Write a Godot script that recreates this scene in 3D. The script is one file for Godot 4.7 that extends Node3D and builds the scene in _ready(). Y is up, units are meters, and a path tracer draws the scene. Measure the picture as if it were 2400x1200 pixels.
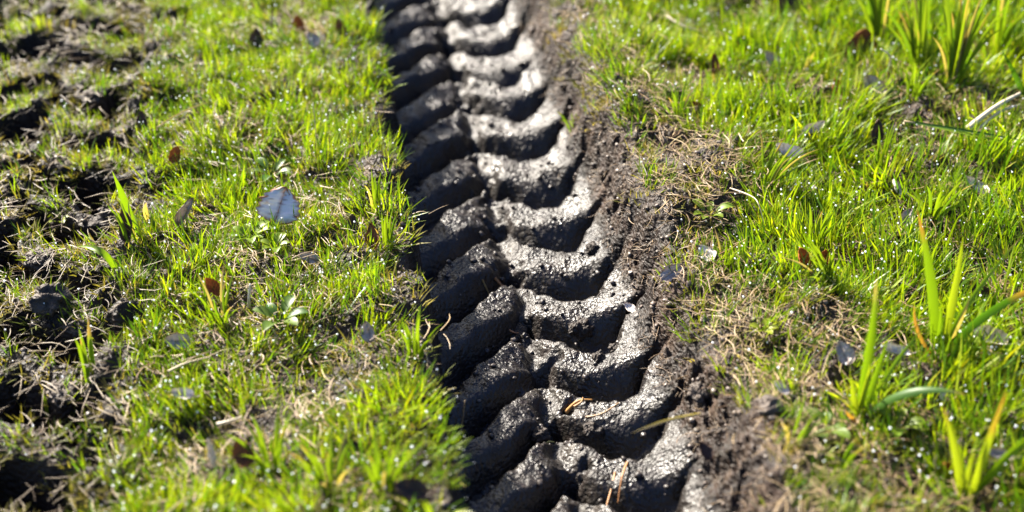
extends Node3D
# A tyre rut pressed into wet soil between two grassy banks, back-lit by a low sun.
# x runs across the rut, -z along it away from the camera, y = 0 is the level of the turf.

const YAW := 0.1599      # the camera looks this far to the right of the rut's direction
var rng := RandomNumberGenerator.new()
var names := {}
var n_big := FastNoiseLite.new()
var n_mid := FastNoiseLite.new()
var n_small := FastNoiseLite.new()
var n_patch := FastNoiseLite.new()
var mat := {}

# hollows that the lugs pressed, along the right half of the rut, and ridge crests along the left half
const HOLLOWS_R := [-1.560, -1.440, -1.320, -1.200, -1.075, -0.952, -0.822, -0.692, -0.568, -0.440, -0.297, -0.177, -0.046, 0.065, 0.176, 0.275, 0.385, 0.505, 0.625, 0.745, 0.865, 0.980]
const RIDGES_L := [-1.568, -1.448, -1.328, -1.208, -1.088, -0.973, -0.853, -0.740, -0.626, -0.494, -0.357, -0.235, -0.100, 0.019, 0.132, 0.240, 0.334, 0.442, 0.562, 0.682, 0.802, 0.922, 1.042]
var ph_r := PackedFloat32Array()
var ph_l := PackedFloat32Array()
const PH0 := -1.9
const PHD := 0.002

var xs := PackedFloat32Array()
var zs := PackedFloat32Array()
var hs := PackedFloat32Array()

func _ready() -> void:
	rng.seed = 4711
	set_view()
	set_noise()
	set_materials()
	build_ground()
	build_cover()
	build_objects()

func set_view() -> void:
	var cam := Camera3D.new()
	cam.name = "camera"
	cam.position = Vector3(-0.256, 1.055, 1.488)
	cam.rotation = Vector3(-deg_to_rad(35.0), -YAW, 0)
	var lens := CameraAttributesPhysical.new()
	lens.frustum_focal_length = 63.7
	lens.exposure_aperture = 2.7
	lens.frustum_focus_distance = 1.83
	lens.frustum_near = 0.05
	lens.frustum_far = 200.0
	cam.attributes = lens
	cam.current = true
	add_child(cam)
	cam.fov = 21.3
	cam.far = 200.0
	var env := Environment.new()
	var sky_mat := ProceduralSkyMaterial.new()
	sky_mat.sky_top_color = Color(0.10, 0.24, 0.62)
	sky_mat.sky_horizon_color = Color(0.60, 0.78, 1.0)
	sky_mat.sky_curve = 0.8
	sky_mat.ground_bottom_color = Color(0.12, 0.13, 0.08)
	sky_mat.ground_horizon_color = Color(0.45, 0.50, 0.50)
	sky_mat.sky_energy_multiplier = 0.54
	sky_mat.sun_angle_max = 75.0
	sky_mat.sun_curve = 0.30
	var sky := Sky.new()
	sky.sky_material = sky_mat
	env.background_mode = Environment.BG_SKY
	env.sky = sky
	env.tonemap_mode = Environment.TONE_MAPPER_LINEAR
	env.tonemap_exposure = 4.5
	env.sdfgi_enabled = true
	env.ssao_enabled = true
	env.ssil_enabled = true
	var we := WorldEnvironment.new()
	we.name = "environment"
	we.environment = env
	add_child(we)
	var sun := DirectionalLight3D.new()
	sun.name = "sun"
	sun.light_energy = 1.6
	sun.light_color = Color(1.0, 0.965, 0.91)
	sun.light_angular_distance = 0.55
	sun.shadow_enabled = true
	var az := deg_to_rad(-33.0)
	var el := deg_to_rad(34.0)
	var s := Vector3(sin(az) * cos(el), sin(el), -cos(az) * cos(el))
	add_child(sun)
	sun.look_at_from_position(s * 10.0, Vector3.ZERO)

func set_noise() -> void:
	for a in [[n_big, 11, 2.6, 3], [n_mid, 12, 14.0, 3], [n_small, 13, 55.0, 4], [n_patch, 14, 5.0, 3]]:
		var n: FastNoiseLite = a[0]
		n.noise_type = FastNoiseLite.TYPE_SIMPLEX_SMOOTH
		n.seed = a[1]
		n.frequency = a[2]
		n.fractal_type = FastNoiseLite.FRACTAL_FBM
		n.fractal_octaves = a[3]
	# phase tables: value n + f, f = 0 at a hollow and 0.5 at a crest
	var mids := []
	for i in RIDGES_L.size() - 1:
		mids.append((RIDGES_L[i] + RIDGES_L[i + 1]) * 0.5)
	ph_r = phase_table(HOLLOWS_R)
	ph_l = phase_table(mids)

func phase_table(at: Array) -> PackedFloat32Array:
	var out := PackedFloat32Array()
	var k := 0
	for i in 1800:
		var q := PH0 + i * PHD
		while k < at.size() - 2 and q > at[k + 1]:
			k += 1
		out.append(k + (q - at[k]) / (at[k + 1] - at[k]))
	return out

func noise_image(seed_: int, freq: float, octaves: int, size: int, kind := FastNoiseLite.TYPE_SIMPLEX_SMOOTH) -> Image:
	var n := FastNoiseLite.new()
	n.noise_type = kind
	n.seed = seed_
	n.frequency = freq
	n.fractal_octaves = octaves
	return n.get_seamless_image(size, size)

func grain_tex(img: Image, lo: float, hi: float) -> ImageTexture:
	# grey levels between lo and hi (sRGB) from a noise picture
	var w := img.get_width()
	var out := Image.create(w, w, false, Image.FORMAT_RGB8)
	for y in w:
		for x in w:
			var v := img.get_pixel(x, y).r
			var g := lerpf(lo, hi, v)
			out.set_pixel(x, y, Color(g, g, g))
	return ImageTexture.create_from_image(out)

func new_mat(called: String, rough: float, spec := 0.5) -> StandardMaterial3D:
	var m := StandardMaterial3D.new()
	m.resource_name = called
	m.roughness = rough
	m.metallic_specular = spec
	m.vertex_color_use_as_albedo = true
	m.cull_mode = BaseMaterial3D.CULL_DISABLED
	mat[called] = m
	return m

func set_materials() -> void:
	var coarse := noise_image(3, 0.06, 5, 512)
	var crumb := noise_image(5, 0.06, 5, 512)
	var bump_wet := ImageTexture.create_from_image(coarse)
	var bump_dry := ImageTexture.create_from_image(crumb)
	var tone := grain_tex(noise_image(8, 0.02, 5, 256), 0.55, 1.0)
	var m := new_mat("wet_mud", 0.66, 0.46)
	m.roughness_texture = grain_tex(noise_image(21, 0.012, 4, 256), 0.30, 1.0)
	m.albedo_texture = tone
	m.heightmap_enabled = true
	m.heightmap_texture = bump_wet
	m.heightmap_scale = 0.32
	m.uv1_triplanar = true
	m.uv1_scale = Vector3(5, 5, 5)
	m = new_mat("soil", 0.60, 0.36)
	m.albedo_texture = tone
	m.heightmap_enabled = true
	m.heightmap_texture = bump_dry
	m.heightmap_scale = 0.8
	m.uv1_triplanar = true
	m.uv1_scale = Vector3(4, 4, 4)
	# the wall that the turning tyre smeared: the same soil, its grain drawn out along the rut
	m = new_mat("wall_soil", 0.62, 0.36)
	m.albedo_texture = tone
	m.heightmap_enabled = true
	m.heightmap_texture = bump_dry
	m.heightmap_scale = 0.6
	m.uv1_triplanar = true
	m.uv1_scale = Vector3(4.5, 4.5, 2.6)
	m = new_mat("grass", 0.42, 0.5)
	m.backlight_enabled = true
	m.backlight = Color(0.98, 1.0, 0.55)
	m = new_mat("moss", 0.6, 0.4)
	m.backlight_enabled = true
	m.backlight = Color(1.0, 0.98, 0.7)
	m = new_mat("straw", 0.5, 0.5)
	m.backlight_enabled = true
	m.backlight = Color(0.6, 0.58, 0.5)
	m = new_mat("dead_leaf", 0.92, 0.2)
	m.backlight_enabled = true
	m.backlight = Color(0.36, 0.33, 0.29)
	m = new_mat("crumb", 0.45, 0.5)
	m = new_mat("root", 0.5, 0.5)
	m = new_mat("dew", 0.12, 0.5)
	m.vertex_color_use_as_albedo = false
	m.albedo_color = Color(0.95, 0.97, 1.0)  # white body colour stands in for sun glints in clear water
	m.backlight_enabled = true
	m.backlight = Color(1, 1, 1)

# ---------------------------------------------------------------- the land

func sstep(a: float, b: float, v: float) -> float:
	var t := clampf((v - a) / (b - a), 0.0, 1.0)
	return t * t * (3.0 - 2.0 * t)

func bell(x: float, z: float, cx: float, cz: float, rx: float, rz: float) -> float:
	var a := (x - cx) / rx
	var b := (z - cz) / rz
	return exp(-(a * a + b * b))

func wall_foot(z: float) -> float:
	return 0.138 + 0.004 * sin(z * 23.0) + n_mid.get_noise_2d(z * 0.5, 3.0) * 0.010

func wall_head(z: float) -> float:
	var w := wall_foot(z) + 0.041 + n_mid.get_noise_2d(z * 0.45, 9.0) * 0.016
	w += 0.026 * sstep(0.0, 0.40, z) - 0.008 * exp(-pow((z + 0.36) / 0.12, 2.0)) + 0.022 * exp(-pow((z + 0.19) / 0.06, 2.0))
	return w

func phase_r(x: float, z: float) -> float:
	var s := 0.95 * x - 11.0 * pow(maxf(0.0, x - 0.048), 2.0)
	var q := z - (s - 0.058)
	return ph_r[clampi(int((q - PH0) / PHD), 0, 1799)]

func phase_l(x: float, z: float) -> float:
	var q := z - 0.85 * (-x - 0.075)
	return ph_l[clampi(int((q - PH0) / PHD), 0, 1799)]

func from_hollow(ph: float) -> float:
	var f := ph - floorf(ph)
	return minf(f, 1.0 - f)

func uneven(n: float) -> float:
	# a number between 0 and 1 of its own for every ridge
	var v := sin(n * 12.9898 + 4.1) * 43758.5453
	return v - floorf(v)

func lug(ph: float, wide: float, j: float) -> float:
	# height of the mud between two lug prints: 0 in the print, 1 on the ridge; steep towards the camera, easier behind
	var f := ph - floorf(ph) + j
	f -= floorf(f)
	var back := sstep(wide * 0.30, wide * 1.9, f)
	var front := sin(PI * 0.5 * clampf((1.0 - wide * 0.35 - f) / (wide * 2.1), 0.0, 1.0))
	return back * front

func left_edge(z: float) -> float:
	return -0.149 + n_mid.get_noise_2d(z * 0.7, 21.0) * 0.026 + n_small.get_noise_2d(z * 0.5, 2.0) * 0.008

func rut_floor(x: float, z: float) -> float:
	var j := n_mid.get_noise_2d(x, z)
	var k := n_small.get_noise_2d(x, z)
	var shift := j * 0.07 + k * 0.02
	var kr := lug(phase_r(x, z), lerpf(0.10, 0.185, sstep(0.0, 0.085, x)) * (1.0 - 0.85 * sstep(0.100, 0.146, x + j * 0.012)), shift)
	var kl := lug(phase_l(x, z), lerpf(0.10, 0.165, sstep(0.0, 0.10, -x)), shift)
	var own_r := (uneven(floorf(phase_r(x, z))) - 0.5) * 0.012 * kr
	var own_l := (uneven(floorf(phase_l(x, z)) + 40.0) - 0.5) * 0.010 * kl
	kr = maxf(kr, sstep(0.130, 0.152, x + j * 0.014))
	var w := sstep(-0.026, 0.026, x - 0.004 + n_mid.get_noise_2d(x * 1.6 + 7.0, z * 1.6) * 0.04)
	var top := -0.103 + j * 0.007
	var dip := 0.013 * exp(-pow((x - 0.004 - j * 0.016) / 0.014, 2.0))
	var deep := 0.039 + n_mid.get_noise_2d(x * 0.55, z * 0.55 + 5.0) * 0.018
	var hr := top + own_r - deep * (1.0 - kr) + 0.005 * kr * cos((x - 0.07) * 20.0)
	var hl := top - 0.002 + own_l - deep * 0.85 * (1.0 - kl) + 0.011 * kl * cos((x + 0.07) * 26.0)
	# the tyre's rounded shoulder presses a bowl that runs up into the right wall
	var bowl := 0.044 * pow(clampf((x - 0.040) / 0.107, 0.0, 1.3), 2.0) + 0.012 * pow(clampf((-x - 0.09) / 0.05, 0.0, 1.0), 2.0)
	return lerpf(hl, hr, w) - dip + bowl + k * 0.0022

func turf(x: float, z: float) -> float:
	var y := n_big.get_noise_2d(x, z) * 0.028 + n_mid.get_noise_2d(x, z) * (0.015 + 0.016 * sstep(0.35, 0.6, x)) + n_small.get_noise_2d(x, z) * 0.004
	# the older, half overgrown wheel track along the left
	var u := (x + 0.69) / 0.145
	if absf(u) < 1.7:
		var q := z - 0.45 * absf(x + 0.69)
		var f := from_hollow(q / 0.128 + 0.30 + (0.5 if x > -0.69 else 0.0) + n_mid.get_noise_2d(x * 0.5, z * 0.5) * 0.35)
		var inside := 1.0 - sstep(0.8, 1.15, absf(u) + n_mid.get_noise_2d(x, z) * 0.3)
		y -= inside * (0.026 + 0.100 * (1.0 - sstep(0.14, 0.32, f + n_small.get_noise_2d(x, z) * 0.06)))
		y += 0.02 * exp(-pow((absf(u) - 1.2) / 0.25, 2.0)) * n_mid.get_noise_2d(x + 3.0, z)
	# the left bank's edge and the crumbled shoulder of the right one
	y += 0.012 * exp(-pow((x + 0.185) / 0.05, 2.0))
	# the raised lip of the right bank, highest along its far half
	var lip := 0.052 - 0.024 * sstep(-0.05, 0.30, z)
	y += lip * (exp(-pow((x - 0.215) / 0.05, 2.0)) if x < 0.215 else 1.0 * exp(-pow((x - 0.215) / 0.13, 2.0)))
	y += 0.016 * bell(x, z, 0.235, -0.40, 0.05, 0.10)
	y -= 0.030 * bell(x, z, 0.235, -0.17, 0.05, 0.07)
	y += 0.018 * bell(x, z, 0.30, -0.12, 0.04, 0.06)
	y -= 0.030 * bell(x, z, 0.24, 0.14, 0.05, 0.14)
	y -= 0.020 * bell(x, z, 0.27, 0.40, 0.07, 0.14)
	return y

func land(x: float, z: float) -> float:
	if x < -0.185 or x > 0.36:
		return turf(x, z)
	if x < -0.105:
		var e := left_edge(z)
		var t := sstep(e, e + 0.014, x)
		if t <= 0.0:
			return turf(x, z)
		return lerpf(turf(x, z), rut_floor(x, z), t)
	var foot := wall_foot(z)
	if x < foot:
		return rut_floor(x, z)
	var head := wall_head(z)
	var t2 := clampf((x - foot) / (head - foot), 0.0, 1.0)
	var up := turf(x, z)
	if t2 >= 1.0:
		return up
	var f := 0.55 * sstep(0.0, 1.0, t2) + 0.45 * pow(t2, 0.75)
	var streak := n_small.get_noise_2d(x * 1.8, z * 0.5) * 0.020 + n_small.get_noise_2d(x * 0.7, z * 0.5) * 0.022
	return lerpf(rut_floor(foot, z), up, f) + streak * sin(PI * t2)

func steps(out: PackedFloat32Array, to: float, by: float) -> void:
	while out[out.size() - 1] < to - by * 0.5:
		out.append(out[out.size() - 1] + by)

func build_ground() -> void:
	xs = PackedFloat32Array([-14.0, -7.0, -4.0, -2.6, -2.0, -1.6])
	steps(xs, -0.92, 0.02)
	steps(xs, -0.20, 0.007)
	steps(xs, 0.36, 0.0035)
	steps(xs, 1.12, 0.008)
	steps(xs, 1.8, 0.025)
	xs.append_array(PackedFloat32Array([2.2, 3.0, 4.5, 7.0, 14.0]))
	zs = PackedFloat32Array([-14.0, -7.0, -4.0, -2.6, -2.0, -1.7])
	steps(zs, -1.12, 0.012)
	steps(zs, 0.62, 0.0036)
	steps(zs, 1.2, 0.014)
	zs.append_array(PackedFloat32Array([1.5, 2.0, 3.0, 4.5, 7.0, 14.0]))
	var nx := xs.size()
	var nz := zs.size()
	hs.resize(nx * nz)
	for j in nz:
		for i in nx:
			hs[j * nx + i] = land(xs[i], zs[j])
	var vs := PackedVector3Array()
	var ns := PackedVector3Array()
	var cs := PackedColorArray()
	vs.resize(nx * nz)
	ns.resize(nx * nz)
	cs.resize(nx * nz)
	for j in nz:
		var j0 := maxi(j - 1, 0)
		var j1 := mini(j + 1, nz - 1)
		for i in nx:
			var i0 := maxi(i - 1, 0)
			var i1 := mini(i + 1, nx - 1)
			var k := j * nx + i
			vs[k] = Vector3(xs[i], hs[k], zs[j])
			var gx := (hs[j * nx + i1] - hs[j * nx + i0]) / (xs[i1] - xs[i0])
			var gz := (hs[j1 * nx + i] - hs[j0 * nx + i]) / (zs[j1] - zs[j0])
			ns[k] = Vector3(-gx, 1.0, -gz).normalized()
			var p := n_patch.get_noise_2d(xs[i] * 2.0, zs[j] * 2.0) + 0.6 * n_small.get_noise_2d(xs[i], zs[j])
			var g := clampf(0.5 + p, 0.0, 1.0)
			if xs[i] > -0.15 and xs[i] < 0.146 + 0.01 * n_small.get_noise_2d(xs[i], zs[j]):
				cs[k] = Color(0.018, 0.014, 0.012).lerp(Color(0.036, 0.028, 0.023), g)
			elif xs[i] > 0.0 and xs[i] < 0.24:
				cs[k] = Color(0.020, 0.012, 0.008).lerp(Color(0.062, 0.038, 0.024), g)
			elif xs[i] < -0.5:  # soil colour darkened here to paint in the deep shade at far left
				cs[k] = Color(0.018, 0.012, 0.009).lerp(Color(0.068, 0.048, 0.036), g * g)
			else:
				cs[k] = Color(0.028, 0.018, 0.012).lerp(Color(0.100, 0.066, 0.046), g * g)
	# sort the cells into pieces of the setting
	var cells := {}
	for j in nz - 1:
		var z := (zs[j] + zs[j + 1]) * 0.5
		for i in nx - 1:
			var x := (xs[i] + xs[i + 1]) * 0.5
			var key := "ground"
			if z > -1.55 and z < 1.0:
				if x > left_edge(z) - 0.004 and x < left_edge(z) + 0.016:
					key = "left_wall"
				elif x >= left_edge(z) + 0.016 and x < 0.36:
					var foot := wall_foot(z)
					if x > foot + n_small.get_noise_2d(x * 0.6, z * 0.6) * 0.012:
						if x < wall_head(z) + 0.01:
							key = "right_wall"
					else:
						var ph := phase_r(x, z) if x > 0.006 else phase_l(x, z)
						var side := "r" if x > 0.006 else "l"
						if from_hollow(ph) > 0.17:
							key = "ridge_" + side + str(int(floorf(ph)))
						else:
							key = "hollow_" + side + str(int(floorf(ph + 0.5)))
				elif x > -0.845 and x < -0.535:
					key = "old_track"
			if not cells.has(key):
				cells[key] = PackedInt32Array()
			cells[key].append(j * nx + i)
	var rut := Node3D.new()
	rut.name = "tyre_rut"
	add_child(rut)
	rut.set_meta("kind", "structure")
	rut.set_meta("label", "deep tyre rut of glistening dark mud with staggered lug ridges")
	for key in cells:
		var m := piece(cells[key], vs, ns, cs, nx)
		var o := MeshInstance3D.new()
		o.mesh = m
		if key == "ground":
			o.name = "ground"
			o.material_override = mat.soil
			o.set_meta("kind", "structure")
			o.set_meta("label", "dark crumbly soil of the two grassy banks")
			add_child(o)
		elif key == "old_track":
			o.name = "old_wheel_track"
			o.material_override = mat.soil
			o.set_meta("kind", "structure")
			o.set_meta("label", "older half overgrown wheel track with broken soil lumps and dark holes")
			add_child(o)
		else:
			o.name = "rut_wall" if key.ends_with("wall") else "mud_ridge" if key.begins_with("ridge") else "lug_hollow"
			o.material_override = mat.wall_soil if key.ends_with("wall") else mat.wet_mud
			if key == "right_wall":
				o.set_meta("label", "sunlit brown streaked wall of the rut")
			rut.add_child(o, true)

func piece(cell: PackedInt32Array, vs: PackedVector3Array, ns: PackedVector3Array, cs: PackedColorArray, nx: int) -> ArrayMesh:
	var v := PackedVector3Array()
	var n := PackedVector3Array()
	var c := PackedColorArray()
	var idx := PackedInt32Array()
	var seen := {}
	for k in cell:
		var q := [k, k + 1, k + nx + 1, k + nx]
		var w := PackedInt32Array()
		for a in q:
			if not seen.has(a):
				seen[a] = v.size()
				v.append(vs[a])
				n.append(ns[a])
				c.append(cs[a])
			w.append(seen[a])
		idx.append_array(PackedInt32Array([w[0], w[1], w[2], w[0], w[2], w[3]]))
	var arr := []
	arr.resize(Mesh.ARRAY_MAX)
	arr[Mesh.ARRAY_VERTEX] = v
	arr[Mesh.ARRAY_NORMAL] = n
	arr[Mesh.ARRAY_COLOR] = c
	arr[Mesh.ARRAY_INDEX] = idx
	var m := ArrayMesh.new()
	m.add_surface_from_arrays(Mesh.PRIMITIVE_TRIANGLES, arr)
	return m

func h_at(x: float, z: float) -> float:
	var i := clampi(xs.bsearch(x) - 1, 0, xs.size() - 2)
	var j := clampi(zs.bsearch(z) - 1, 0, zs.size() - 2)
	var nx := xs.size()
	var a := clampf((x - xs[i]) / (xs[i + 1] - xs[i]), 0.0, 1.0)
	var b := clampf((z - zs[j]) / (zs[j + 1] - zs[j]), 0.0, 1.0)
	var k := j * nx + i
	return lerpf(lerpf(hs[k], hs[k + 1], a), lerpf(hs[k + nx], hs[k + nx + 1], a), b)

func slope_at(x: float, z: float) -> float:
	var e := 0.006
	return Vector2(h_at(x + e, z) - h_at(x - e, z), h_at(x, z + e) - h_at(x, z - e)).length() / (2.0 * e)

# ---------------------------------------------------------------- blades and strands

func ribbon(st: SurfaceTool, pts: Array, wid: Array, side: Vector3, cols: Array, fold := 0.25) -> void:
	# a leaf blade of three rows: left edge, midrib pressed in, right edge
	var n := pts.size()
	var rows := []
	for i in n:
		var along: Vector3 = (pts[mini(i + 1, n - 1)] - pts[maxi(i - 1, 0)]).normalized()
		var s := (side - along * side.dot(along)).normalized()
		var up := s.cross(along)
		var w: float = wid[i] * 0.5
		rows.append([pts[i] - s * w + up * w * fold, pts[i] - up * w * fold, pts[i] + s * w + up * w * fold])
	for i in n - 1:
		for h in 2:
			var a: Vector3 = rows[i][h]
			var b: Vector3 = rows[i][h + 1]
			var c: Vector3 = rows[i + 1][h + 1]
			var d: Vector3 = rows[i + 1][h]
			for t in [[a, i], [b, i], [c, i + 1], [a, i], [c, i + 1], [d, i + 1]]:
				st.set_color(cols[t[1]])
				st.add_vertex(t[0])

func flat_blade(st: SurfaceTool, base: Vector3, dir: Vector3, bend: Vector3, length: float, width: float, col: Color, rows := 3) -> Vector3:
	# a thin blade of one strip; returns where its tip is
	var side := dir.cross(Vector3(bend.x + 0.01, 0.3, bend.z)).normalized()
	var prev := []
	var tip := Vector3.ZERO
	for i in rows + 1:
		var t := float(i) / rows
		var p := base + dir * length * t + bend * length * t * t
		var w := width * 0.5 * (1.0 - 0.25 * t if t < 0.65 else (1.0 - t) / 0.35 * 0.84)
		var now := [p - side * w, p + side * w]
		if i > 0:
			var v := [prev[0], prev[1], now[1], prev[0], now[1], now[0]]
			for q in (3 if i == rows else 6):
				st.set_color(col)
				st.add_vertex(v[q] if not (i == rows and q == 2) else p)
		prev = now
		tip = p
	return tip

func commit(st: SurfaceTool) -> ArrayMesh:
	st.generate_normals()
	st.index()
	return st.commit()

func starter() -> SurfaceTool:
	var st := SurfaceTool.new()
	st.begin(Mesh.PRIMITIVE_TRIANGLES)
	st.set_smooth_group(0)
	return st

func tuft_mesh(blades: int, spread: float, len0: float, width: float, lean: float, kind: int) -> Array:
	var st := starter()
	var tips := []
	for i in blades:
		var a := rng.randf() * TAU
		var r := spread * sqrt(rng.randf())
		var base := Vector3(cos(a) * r, -0.004, sin(a) * r)
		var b := a + rng.randfn() * 0.9
		var l := lean * (0.3 + 0.9 * rng.randf())
		var dir := Vector3(cos(b) * l, 1.0, sin(b) * l).normalized()
		var bend := Vector3(cos(b), -0.35, sin(b)) * rng.randf_range(0.05, 0.55) * lean
		var col := Color.WHITE
		var u := rng.randf()
		if kind == 0:
			col = Color(1, 1, 1).lerp(Color(0.62, 0.82, 0.9), rng.randf())
			if u < 0.10:
				col = Color(1.9, 1.1, 6.0) * rng.randf_range(0.6, 1.0)
			elif u < 0.34:
				col = Color(0.34, 0.55, 1.0)
		elif kind == 1:
			col = Color(1, 1, 1).lerp(Color(0.7, 0.72, 0.8), rng.randf())
		var length := len0 * rng.randf_range(0.45, 1.0)
		tips.append(flat_blade(st, base, dir, bend, length, width * rng.randf_range(0.6, 1.15), col, 3 if kind == 0 else 2))
	return [commit(st), tips]

func strand_mesh(count: int, reach: float, width: float) -> ArrayMesh:
	var st := starter()
	for i in count:
		var a := rng.randf() * TAU
		var p := Vector3(rng.randfn() * reach * 0.35, 0.002 + rng.randf() * 0.008, rng.randfn() * reach * 0.35)
		var turn := rng.randfn() * 0.7
		var l := reach * rng.randf_range(0.35, 1.0)
		var pts := []
		var wid := []
		var cols := []
		var col := Color(1, 1, 1).lerp(Color(0.42, 0.36, 0.32), pow(rng.randf(), 1.5))
		var w := width * rng.randf_range(0.5, 1.2)
		for k in 5:
			pts.append(p)
			wid.append(w * (1.0 if k < 4 else 0.4))
			cols.append(col)
			p += Vector3(cos(a), rng.randf_range(-0.12, 0.2) - 0.05 * k, sin(a)) * l / 4.0
			a += turn * 0.3
		ribbon(st, pts, wid, Vector3.UP.cross(Vector3(cos(a), 0.3 * rng.randfn(), sin(a))), cols, 0.3)
	return commit(st)

func lump_mesh(r: float, squash: float, rough: float, around := 10, rings := 7) -> ArrayMesh:
	# an uneven clod: a ball of 10 x 7 pushed about by noise
	var st := starter()
	var off := rng.randf() * 100.0
	var grid := []
	for j in rings + 1:
		var row := []
		for i in around + 1:
			var a := TAU * (i % around) / float(around)
			var b := PI * j / float(rings) - PI * 0.5
			var d := Vector3(cos(a) * cos(b), sin(b), sin(a) * cos(b))
			var k := 1.0 + rough * n_small.get_noise_3d(d.x * 0.02 + off, d.y * 0.02, d.z * 0.02) + rough * 0.6 * n_small.get_noise_3d(d.x * 0.05 + off, d.y * 0.05, d.z * 0.05 + 9.0)
			row.append(Vector3(d.x * k, d.y * k * squash, d.z * k) * r)
		grid.append(row)
	for j in rings:
		for i in around:
			for p in [[i, j], [i + 1, j + 1], [i + 1, j], [i, j], [i, j + 1], [i + 1, j + 1]]:
				st.set_color(Color.WHITE)
				st.add_vertex(grid[p[1]][p[0]])
	return commit(st)

# ---------------------------------------------------------------- ground cover

const BARE := [
	[-0.165, -0.42, 0.02, 0.05, 0.6], [-0.165, 0.20, 0.02, 0.05, 0.6],
	[0.225, 0.0, 0.05, 0.09, 0.9],
	[0.278, -0.14, 0.055, 0.07, 1.0], [0.225, 0.20, 0.045, 0.10, 0.75], [0.245, 0.38, 0.06, 0.13, 0.75], [0.77, -0.27, 0.12, 0.07, 0.7], [0.66, -0.21, 0.08, 0.06, 0.6], [-0.235, 0.22, 0.06, 0.04, 0.55], [-0.31, -0.01, 0.05, 0.03, 0.45],
	# places without turf: centre x, z, reach in x, z, how bare
	[0.245, -0.17, 0.055, 0.08, 0.95], [0.235, -0.30, 0.035, 0.05, 0.7], [0.215, 0.10, 0.05, 0.13, 0.62], [0.225, 0.33, 0.065, 0.13, 0.62], [0.26, 0.50, 0.09, 0.12, 0.6], [0.22, -0.65, 0.045, 0.12, 0.7], [0.21, -0.85, 0.05, 0.15, 0.7],
	[-0.18, -0.20, 0.03, 0.06, 0.8], [-0.17, 0.05, 0.028, 0.09, 0.75], [-0.20, -0.10, 0.045, 0.05, 0.6], [-0.36, 0.19, 0.06, 0.03, 0.5], [0.20, -0.48, 0.035, 0.06, 0.5], [0.62, -0.15, 0.09, 0.08, 0.55], [0.78, -0.38, 0.10, 0.06, 0.5],
]

func bareness(x: float, z: float) -> float:
	# 1 where no turf grows, 0 in the full sward
	var b := 0.0
	if x > left_edge(z) - 0.003 and x < wall_head(z) - 0.004 + n_mid.get_noise_2d(x, z) * 0.03:
		return 1.0
	for e in BARE:
		b = maxf(b, e[4] * minf(1.0, 1.5 * bell(x, z, e[0], e[1], e[2], e[3])))
	var u := absf(x + 0.69) / 0.16
	if u < 1.3:
		b = maxf(b, 0.52 * (1.0 - sstep(0.75, 1.25, u + n_mid.get_noise_2d(x, z) * 0.35)))
	b = maxf(b, 0.75 * sstep(0.14, 0.44, n_patch.get_noise_2d(x, z)))
	return clampf(b + n_mid.get_noise_2d(x * 2.0, z * 2.0) * 0.25, 0.0, 1.0)

func in_reach(x: float, z: float) -> float:
	# how densely to plant: the strip of land round what the camera sees, thinner outside
	var l := -0.88 + 0.16 * (z + 0.97)
	var r := 1.12 - 0.50 * (z + 0.67)
	if x > l and x < r and z > -1.12 and z < 0.66:
		return 1.0
	return 0.35

func scatter(called: String, label: String, category: String, meshes: Array, placed: Array, material: Material) -> void:
	# one object: every copy's blades joined into one mesh
	var v := PackedVector3Array()
	var n := PackedVector3Array()
	var c := PackedColorArray()
	var idx := PackedInt32Array()
	for i in meshes.size():
		var arr: Array = (meshes[i] as Mesh).surface_get_arrays(0)
		var mv: PackedVector3Array = arr[Mesh.ARRAY_VERTEX]
		var mn: PackedVector3Array = arr[Mesh.ARRAY_NORMAL]
		var mi: PackedInt32Array = arr[Mesh.ARRAY_INDEX]
		var mc := PackedColorArray()
		if arr[Mesh.ARRAY_COLOR] != null:
			mc = arr[Mesh.ARRAY_COLOR]
		else:
			mc.resize(mv.size())
			mc.fill(Color.WHITE)
		var mine: Array = placed[i]
		for q in mine:
			var tf: Transform3D = q[0]
			var tint: Color = q[1]
			var first := v.size()
			v.append_array(tf * mv)
			n.append_array(Transform3D(tf.basis.orthonormalized(), Vector3.ZERO) * mn)
			for k in mc.size():
				c.append(mc[k] * tint)
			for k in mi.size():
				idx.append(first + mi[k])
	var all := []
	all.resize(Mesh.ARRAY_MAX)
	all[Mesh.ARRAY_VERTEX] = v
	all[Mesh.ARRAY_NORMAL] = n
	all[Mesh.ARRAY_COLOR] = c
	all[Mesh.ARRAY_INDEX] = idx
	var m := ArrayMesh.new()
	m.add_surface_from_arrays(Mesh.PRIMITIVE_TRIANGLES, all)
	var o := MeshInstance3D.new()
	o.name = called
	o.mesh = m
	o.material_override = material
	o.set_meta("kind", "stuff")
	o.set_meta("label", label)
	o.set_meta("category", category)
	add_child(o)

func frame(turn: float, tilt: Vector2, s: Vector3, at: Vector3) -> Transform3D:
	var b := Basis(Vector3.UP, turn)
	b = Basis(Vector3(tilt.y, 0, -tilt.x).normalized(), tilt.length()) * b if tilt.length() > 0.001 else b
	return Transform3D(b.scaled_local(s), at)

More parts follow.
